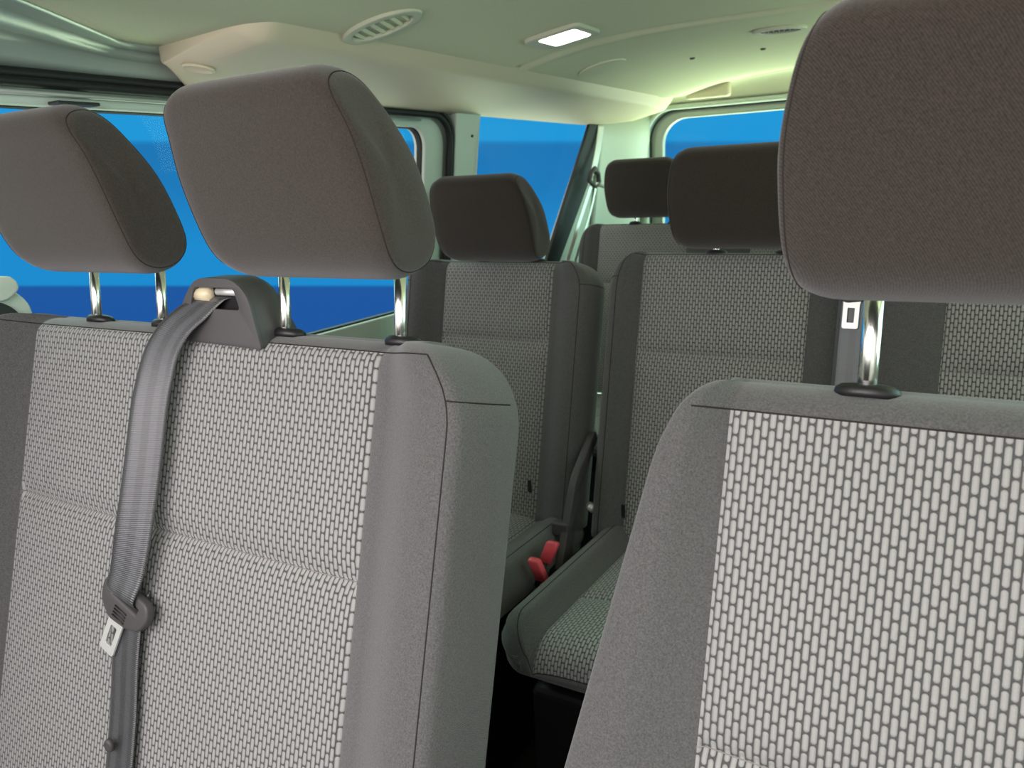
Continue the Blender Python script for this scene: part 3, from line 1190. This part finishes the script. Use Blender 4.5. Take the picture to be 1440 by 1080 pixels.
# painted cant rail over the sliding door
def interp(P, y):
    for i in range(len(P) - 1):
        if y <= P[i + 1][0] or i == len(P) - 2:
            t = (y - P[i][0]) / (P[i + 1][0] - P[i][0])
            return tuple(P[i][k] + (P[i + 1][k] - P[i][k]) * t for k in (1, 2))
rows = []
prof = [(0.0, 0.0), (0.10, -0.015), (0.22, -0.02), (0.30, -0.045), (0.34, -0.058), (0.44, -0.04), (0.55, -0.038), (0.62, -0.055), (0.70, -0.07), (0.82, -0.06), (0.92, -0.03), (1.0, 0.0)]
for y in [-0.6 + 0.05 * k for k in range(60)]:
    x0 = headl_edge(y) + 0.006
    z0 = cz(headl_edge(y), y) - 0.002
    x1, z1 = -1.243, 0.20
    wdt = math.hypot(x1 - x0, z1 - z0)
    dxn, dzn = (x1 - x0) / wdt, (z1 - z0) / wdt
    row = []
    for a, b in prof:
        bb = b * min(1.0, wdt / 0.2) * 0.5
        row.append((x0 + (x1 - x0) * a + dzn * -bb * 0, y, z0 + (z1 - z0) * a - bb * 0.9 - 0.0))
    rows.append([(p[0], p[1], p[2]) for p in row])
MB().sheet(rows).obj('trim_9', M_PAINT, kind='structure', solid=0.004)

# cream air duct along the roof edge
def duct_in(y):
    if y < 0.975:
        t = max(0.0, (y - 0.925) / 0.05)
        return -1.03 + 0.07 * (1 - (1 - t) ** 2) ** 0.5
    return -0.96
du = root('roof_air_duct', (-1.1, 1.9, 0.2), 'long cream plastic air duct running along the roof edge above the side windows', 'air duct')
rings = []
for y in [0.925, 0.926, 0.929, 0.934, 0.941, 0.95, 0.96, 0.975, 0.99, 1.01, 1.1, 1.3, 1.6, 2.0, 2.4, 2.7, 2.9, 2.98]:
    xi = duct_in(y)
    if y > 2.7:
        xi -= 0.05 * sstep((y - 2.7) / 0.35)
    xo = -1.205 - 0.042 * sstep((y - 0.93) / 0.09)
    zi = 0.252 + 0.012 * max(0.0, 1 - (y - 0.925) / 0.03) ** 2
    e = min(1.0, 0.35 + (y - 0.92) / 0.05)
    zb_ = 0.182 + 0.036 * (1 - min(1, (y - 0.925) / 0.10)) ** 1.6
    ztop_ = cz(xi, y) - 0.001
    pts = rpoly([(xo, zb_), (xi - 0.028 * e, zi - 0.022 * e), (xi - 0.001, zi + 0.008), (xi + 0.008, ztop_), (xo, 0.29)], [0.012, 0.012, 0.01, 0.004, 0.002], 4)
    rings.append([Vector((p[0], y, p[1])) for p in pts])
dm = MB().loft(rings)
dobj = dm.obj('duct_body', M_CREAM, du)
# moulded recess at its front end
rc = Vector((-1.148, 0.953, 0.209))
nrm = Vector((0.15, -0.35, -0.92)).normalized()
u1 = Vector((0.62, 0.62, -0.32)); u1 = (u1 - nrm * u1.dot(nrm)).normalized(); u2 = nrm.cross(u1)
rings = []
for rr, hh in ((1.15, -0.002), (1.05, 0.0028), (0.95, 0.003), (0.82, 0.0008), (0.3, 0.0004)):
    rings.append([rc + nrm * hh + u1 * 0.024 * rr * math.cos(2 * PI * k / 28) + u2 * 0.011 * rr * math.sin(2 * PI * k / 28) for k in range(28)])
MB().loft(rings).obj('finger_recess', M_CREAM, dobj)


def oval(cx, cy, rx, ry, rot, r, n=40):
    o = []
    for k in range(n):
        a = 2 * PI * k / n
        x, y = rx * math.cos(a), ry * math.sin(a)
        o.append((cx + x * math.cos(rot) - y * math.sin(rot), cy + x * math.sin(rot) + y * math.cos(rot)))
    return o


def vent(cx, cy, rx, ry, rot, lab, nsl, dark=False):
    z = cz(cx, cy) - 0.004
    r_ = root('roof_air_vent', (cx, cy, z), lab, 'air vent', None)
    sl_x = (cz(cx + 0.02, cy) - cz(cx - 0.02, cy)) / 0.04
    def zz(x, y, h=0.0):
        return z + (x - cx) * sl_x + h
    v, f = plate([oval(cx, cy, rx, ry, rot, 0), oval(cx, cy, rx * 0.82, ry * 0.76, rot, 0)], 0.004, 0.002)
    obj('frame', [(a, b, zz(a, b, c - 0.002)) for a, b, c in v], f, M_VENT, r_)
    v, f = plate([oval(cx, cy, rx * 0.84, ry * 0.8, rot, 0)], 0.001)
    obj('backing', [(a, b, zz(a, b, c + 0.001)) for a, b, c in v], f, M_VDARK if dark else M_VENT, r_)
    for k in range(nsl):
        u = -0.75 + 1.5 * k / (nsl - 1)
        hl = ry * 0.76 * math.sqrt(max(0.05, 1 - (u * 0.95) ** 2))
        a = Vector((math.cos(rot), math.sin(rot))); b = Vector((-math.sin(rot), math.cos(rot)))
        c0 = Vector((cx, cy)) + a * u * rx * 0.82
        V = []
        for sx in (-1, 1):
            for sy in (-1, 1):
                for h in (-0.0035, 0.0015):
                    p = c0 + a * (sx * 0.0012 + h * 0.6) + b * sy * hl
                    V.append((p.x, p.y, zz(p.x, p.y, h)))
        obj('slat', V, [(0, 1, 3, 2), (4, 6, 7, 5), (0, 4, 5, 1), (2, 3, 7, 6), (0, 2, 6, 4), (1, 5, 7, 3)], M_GREYP if dark else M_HEADLN, r_, smooth=False)


vent(-0.905, 1.15, 0.072, 0.045, 0.25, 'oval slatted roof vent nearest the lens, above the front bench', 6)
vent(-0.42, 2.02, 0.058, 0.04, 0.15, 'small dark oval roof vent behind the lamp, beside the big headrest', 7, dark=True)
# blank round cover
zc_ = cz(-0.87, 2.0) - 0.004
bc = root('roof_cover_disc', (-0.87, 2.02, zc_), 'plain round blank cover in the headliner near the air duct', 'cover')
sl_ = (cz(-0.85, 2.0) - cz(-0.89, 2.0)) / 0.04
v, f = plate([oval(-0.87, 2.02, 0.062, 0.055, 0, 0)], 0.004, 0.0015)
obj('disc', [(a, b, zc_ + (a + 0.87) * sl_ + c) for a, b, c in v], f, M_HEADLN, bc)
# interior lamp
lx, ly = -0.78, 1.60
lz = cz(lx, ly)
ls = (cz(lx + 0.02, ly) - cz(lx - 0.02, ly)) / 0.04
lp = root('roof_lamp', (lx, ly, lz), 'square interior lamp switched on in the headliner', 'lamp')
def rot2(pts, a, cx, cy):
    return [(cx + (x * math.cos(a) - y * math.sin(a)), cy + (x * math.sin(a) + y * math.cos(a))) for x, y in pts]
v, f = plate([rot2(rrect(-.062, -.058, .062, .058, .012, 4), 0.0, lx, ly), rot2(rrect(-.034, -.042, .046, .042, .01, 4), 0.0, lx, ly)], 0.006, 0.003)
obj('lamp_frame', [(a, b, lz - 0.006 + (a - lx) * ls + c) for a, b, c in v], f, M_VENT, lp)
v, f = plate([rot2(rrect(-.036, -.044, .048, .044, .01, 4), 0.0, lx, ly)], 0.006, 0.002)
obj('lamp_diffuser', [(a, b, lz - 0.008 + (a - lx) * ls + c) for a, b, c in v], f, M_LAMP, lp)
# little plugs in the headliner
for (x, y, lab) in ((-0.70, 1.27, 'small grey plug in the headliner left of the lamp'), (-0.70, 2.25, 'small grey plug in the headliner behind the blank round cover'), (-0.52, 2.30, 'small grey plug in the headliner behind the small dark vent')):
    z = cz(x, y) - 0.004
    r_ = root('headliner_plug', (x, y, z), lab, 'plug')
    MB().tube([(x, y, z + 0.004), (x, y, z - 0.003)], [0.009, 0.006], 14).obj('plug', M_GREYP, r_)

# driver-side wall, front bulkhead and floor, to close the cabin
v, f = plate([rect(-0.7, -H, 3.14, 0.31), rect(-0.5, -0.36, 0.36, 0.2, 0.06), rect(0.52, -0.36, 1.75, 0.2, 0.06), rect(1.87, -0.36, 2.95, 0.2, 0.06)], 0.03)
obj('wall_right', [(0.50 + c, a, b) for a, b, c in v], f, M_MINT, kind='structure', smooth=False)
MB().box((-1.4, -0.75, -H - 0.03), (0.55, 3.2, -H)).obj('floor', M_FLOOR, kind='structure', smooth=False)
MB().box((-1.4, -0.85, -H - 0.02), (0.55, -0.7, -0.42)).obj('wall_front', M_BLACK, kind='structure', smooth=False, bevel=0.03)
# roof skin above the headliner so that no sky leaks in
MB().box((-1.32, -0.1, 0.36), (0.55, 3.16, 0.375)).obj('trim_10', M_PAINT, kind='structure', smooth=False)

# pillar handle trim at the far left
lt = root('pillar_trim_box', (-1.25, 0.5, -0.3), 'black recessed pillar trim with a pale grey-green rim at the left edge', 'trim')
v, f = plate([rpoly([(0.30, -0.55), (0.60, -0.55), (0.642, -0.226), (0.655, -0.150), (0.625, -0.118), (0.30, -0.118)], [.01, .01, .02, .025, .02, .01], 6)], 0.030, 0.003)
obj('rim', [(-1.262 + c, a, b) for a, b, c in v], f, M_MINT, lt)
v, f = plate([rpoly([(0.31, -0.54), (0.59, -0.54), (0.627, -0.226), (0.638, -0.165), (0.612, -0.138), (0.31, -0.138)], [.01, .01, .02, .022, .02, .01], 6)], 0.006, 0.002)
obj('black_insert', [(-1.244 + c, a, b) for a, b, c in v], f, M_BLACK, lt)
v, f = plate([rpoly([(0.31, -0.134), (0.615, -0.132), (0.633, -0.118), (0.625, -0.104), (0.31, -0.104)], .008, 4)], 0.05, 0.004)
obj('ledge', [(-1.255 + c, a, b) for a, b, c in v], f, M_MINT, lt)
MB().tube([(-1.245, 0.612, -0.11), (-1.245, 0.612, -0.078)], 0.007, 10).obj('ledge_peg', M_GREYP, lt)
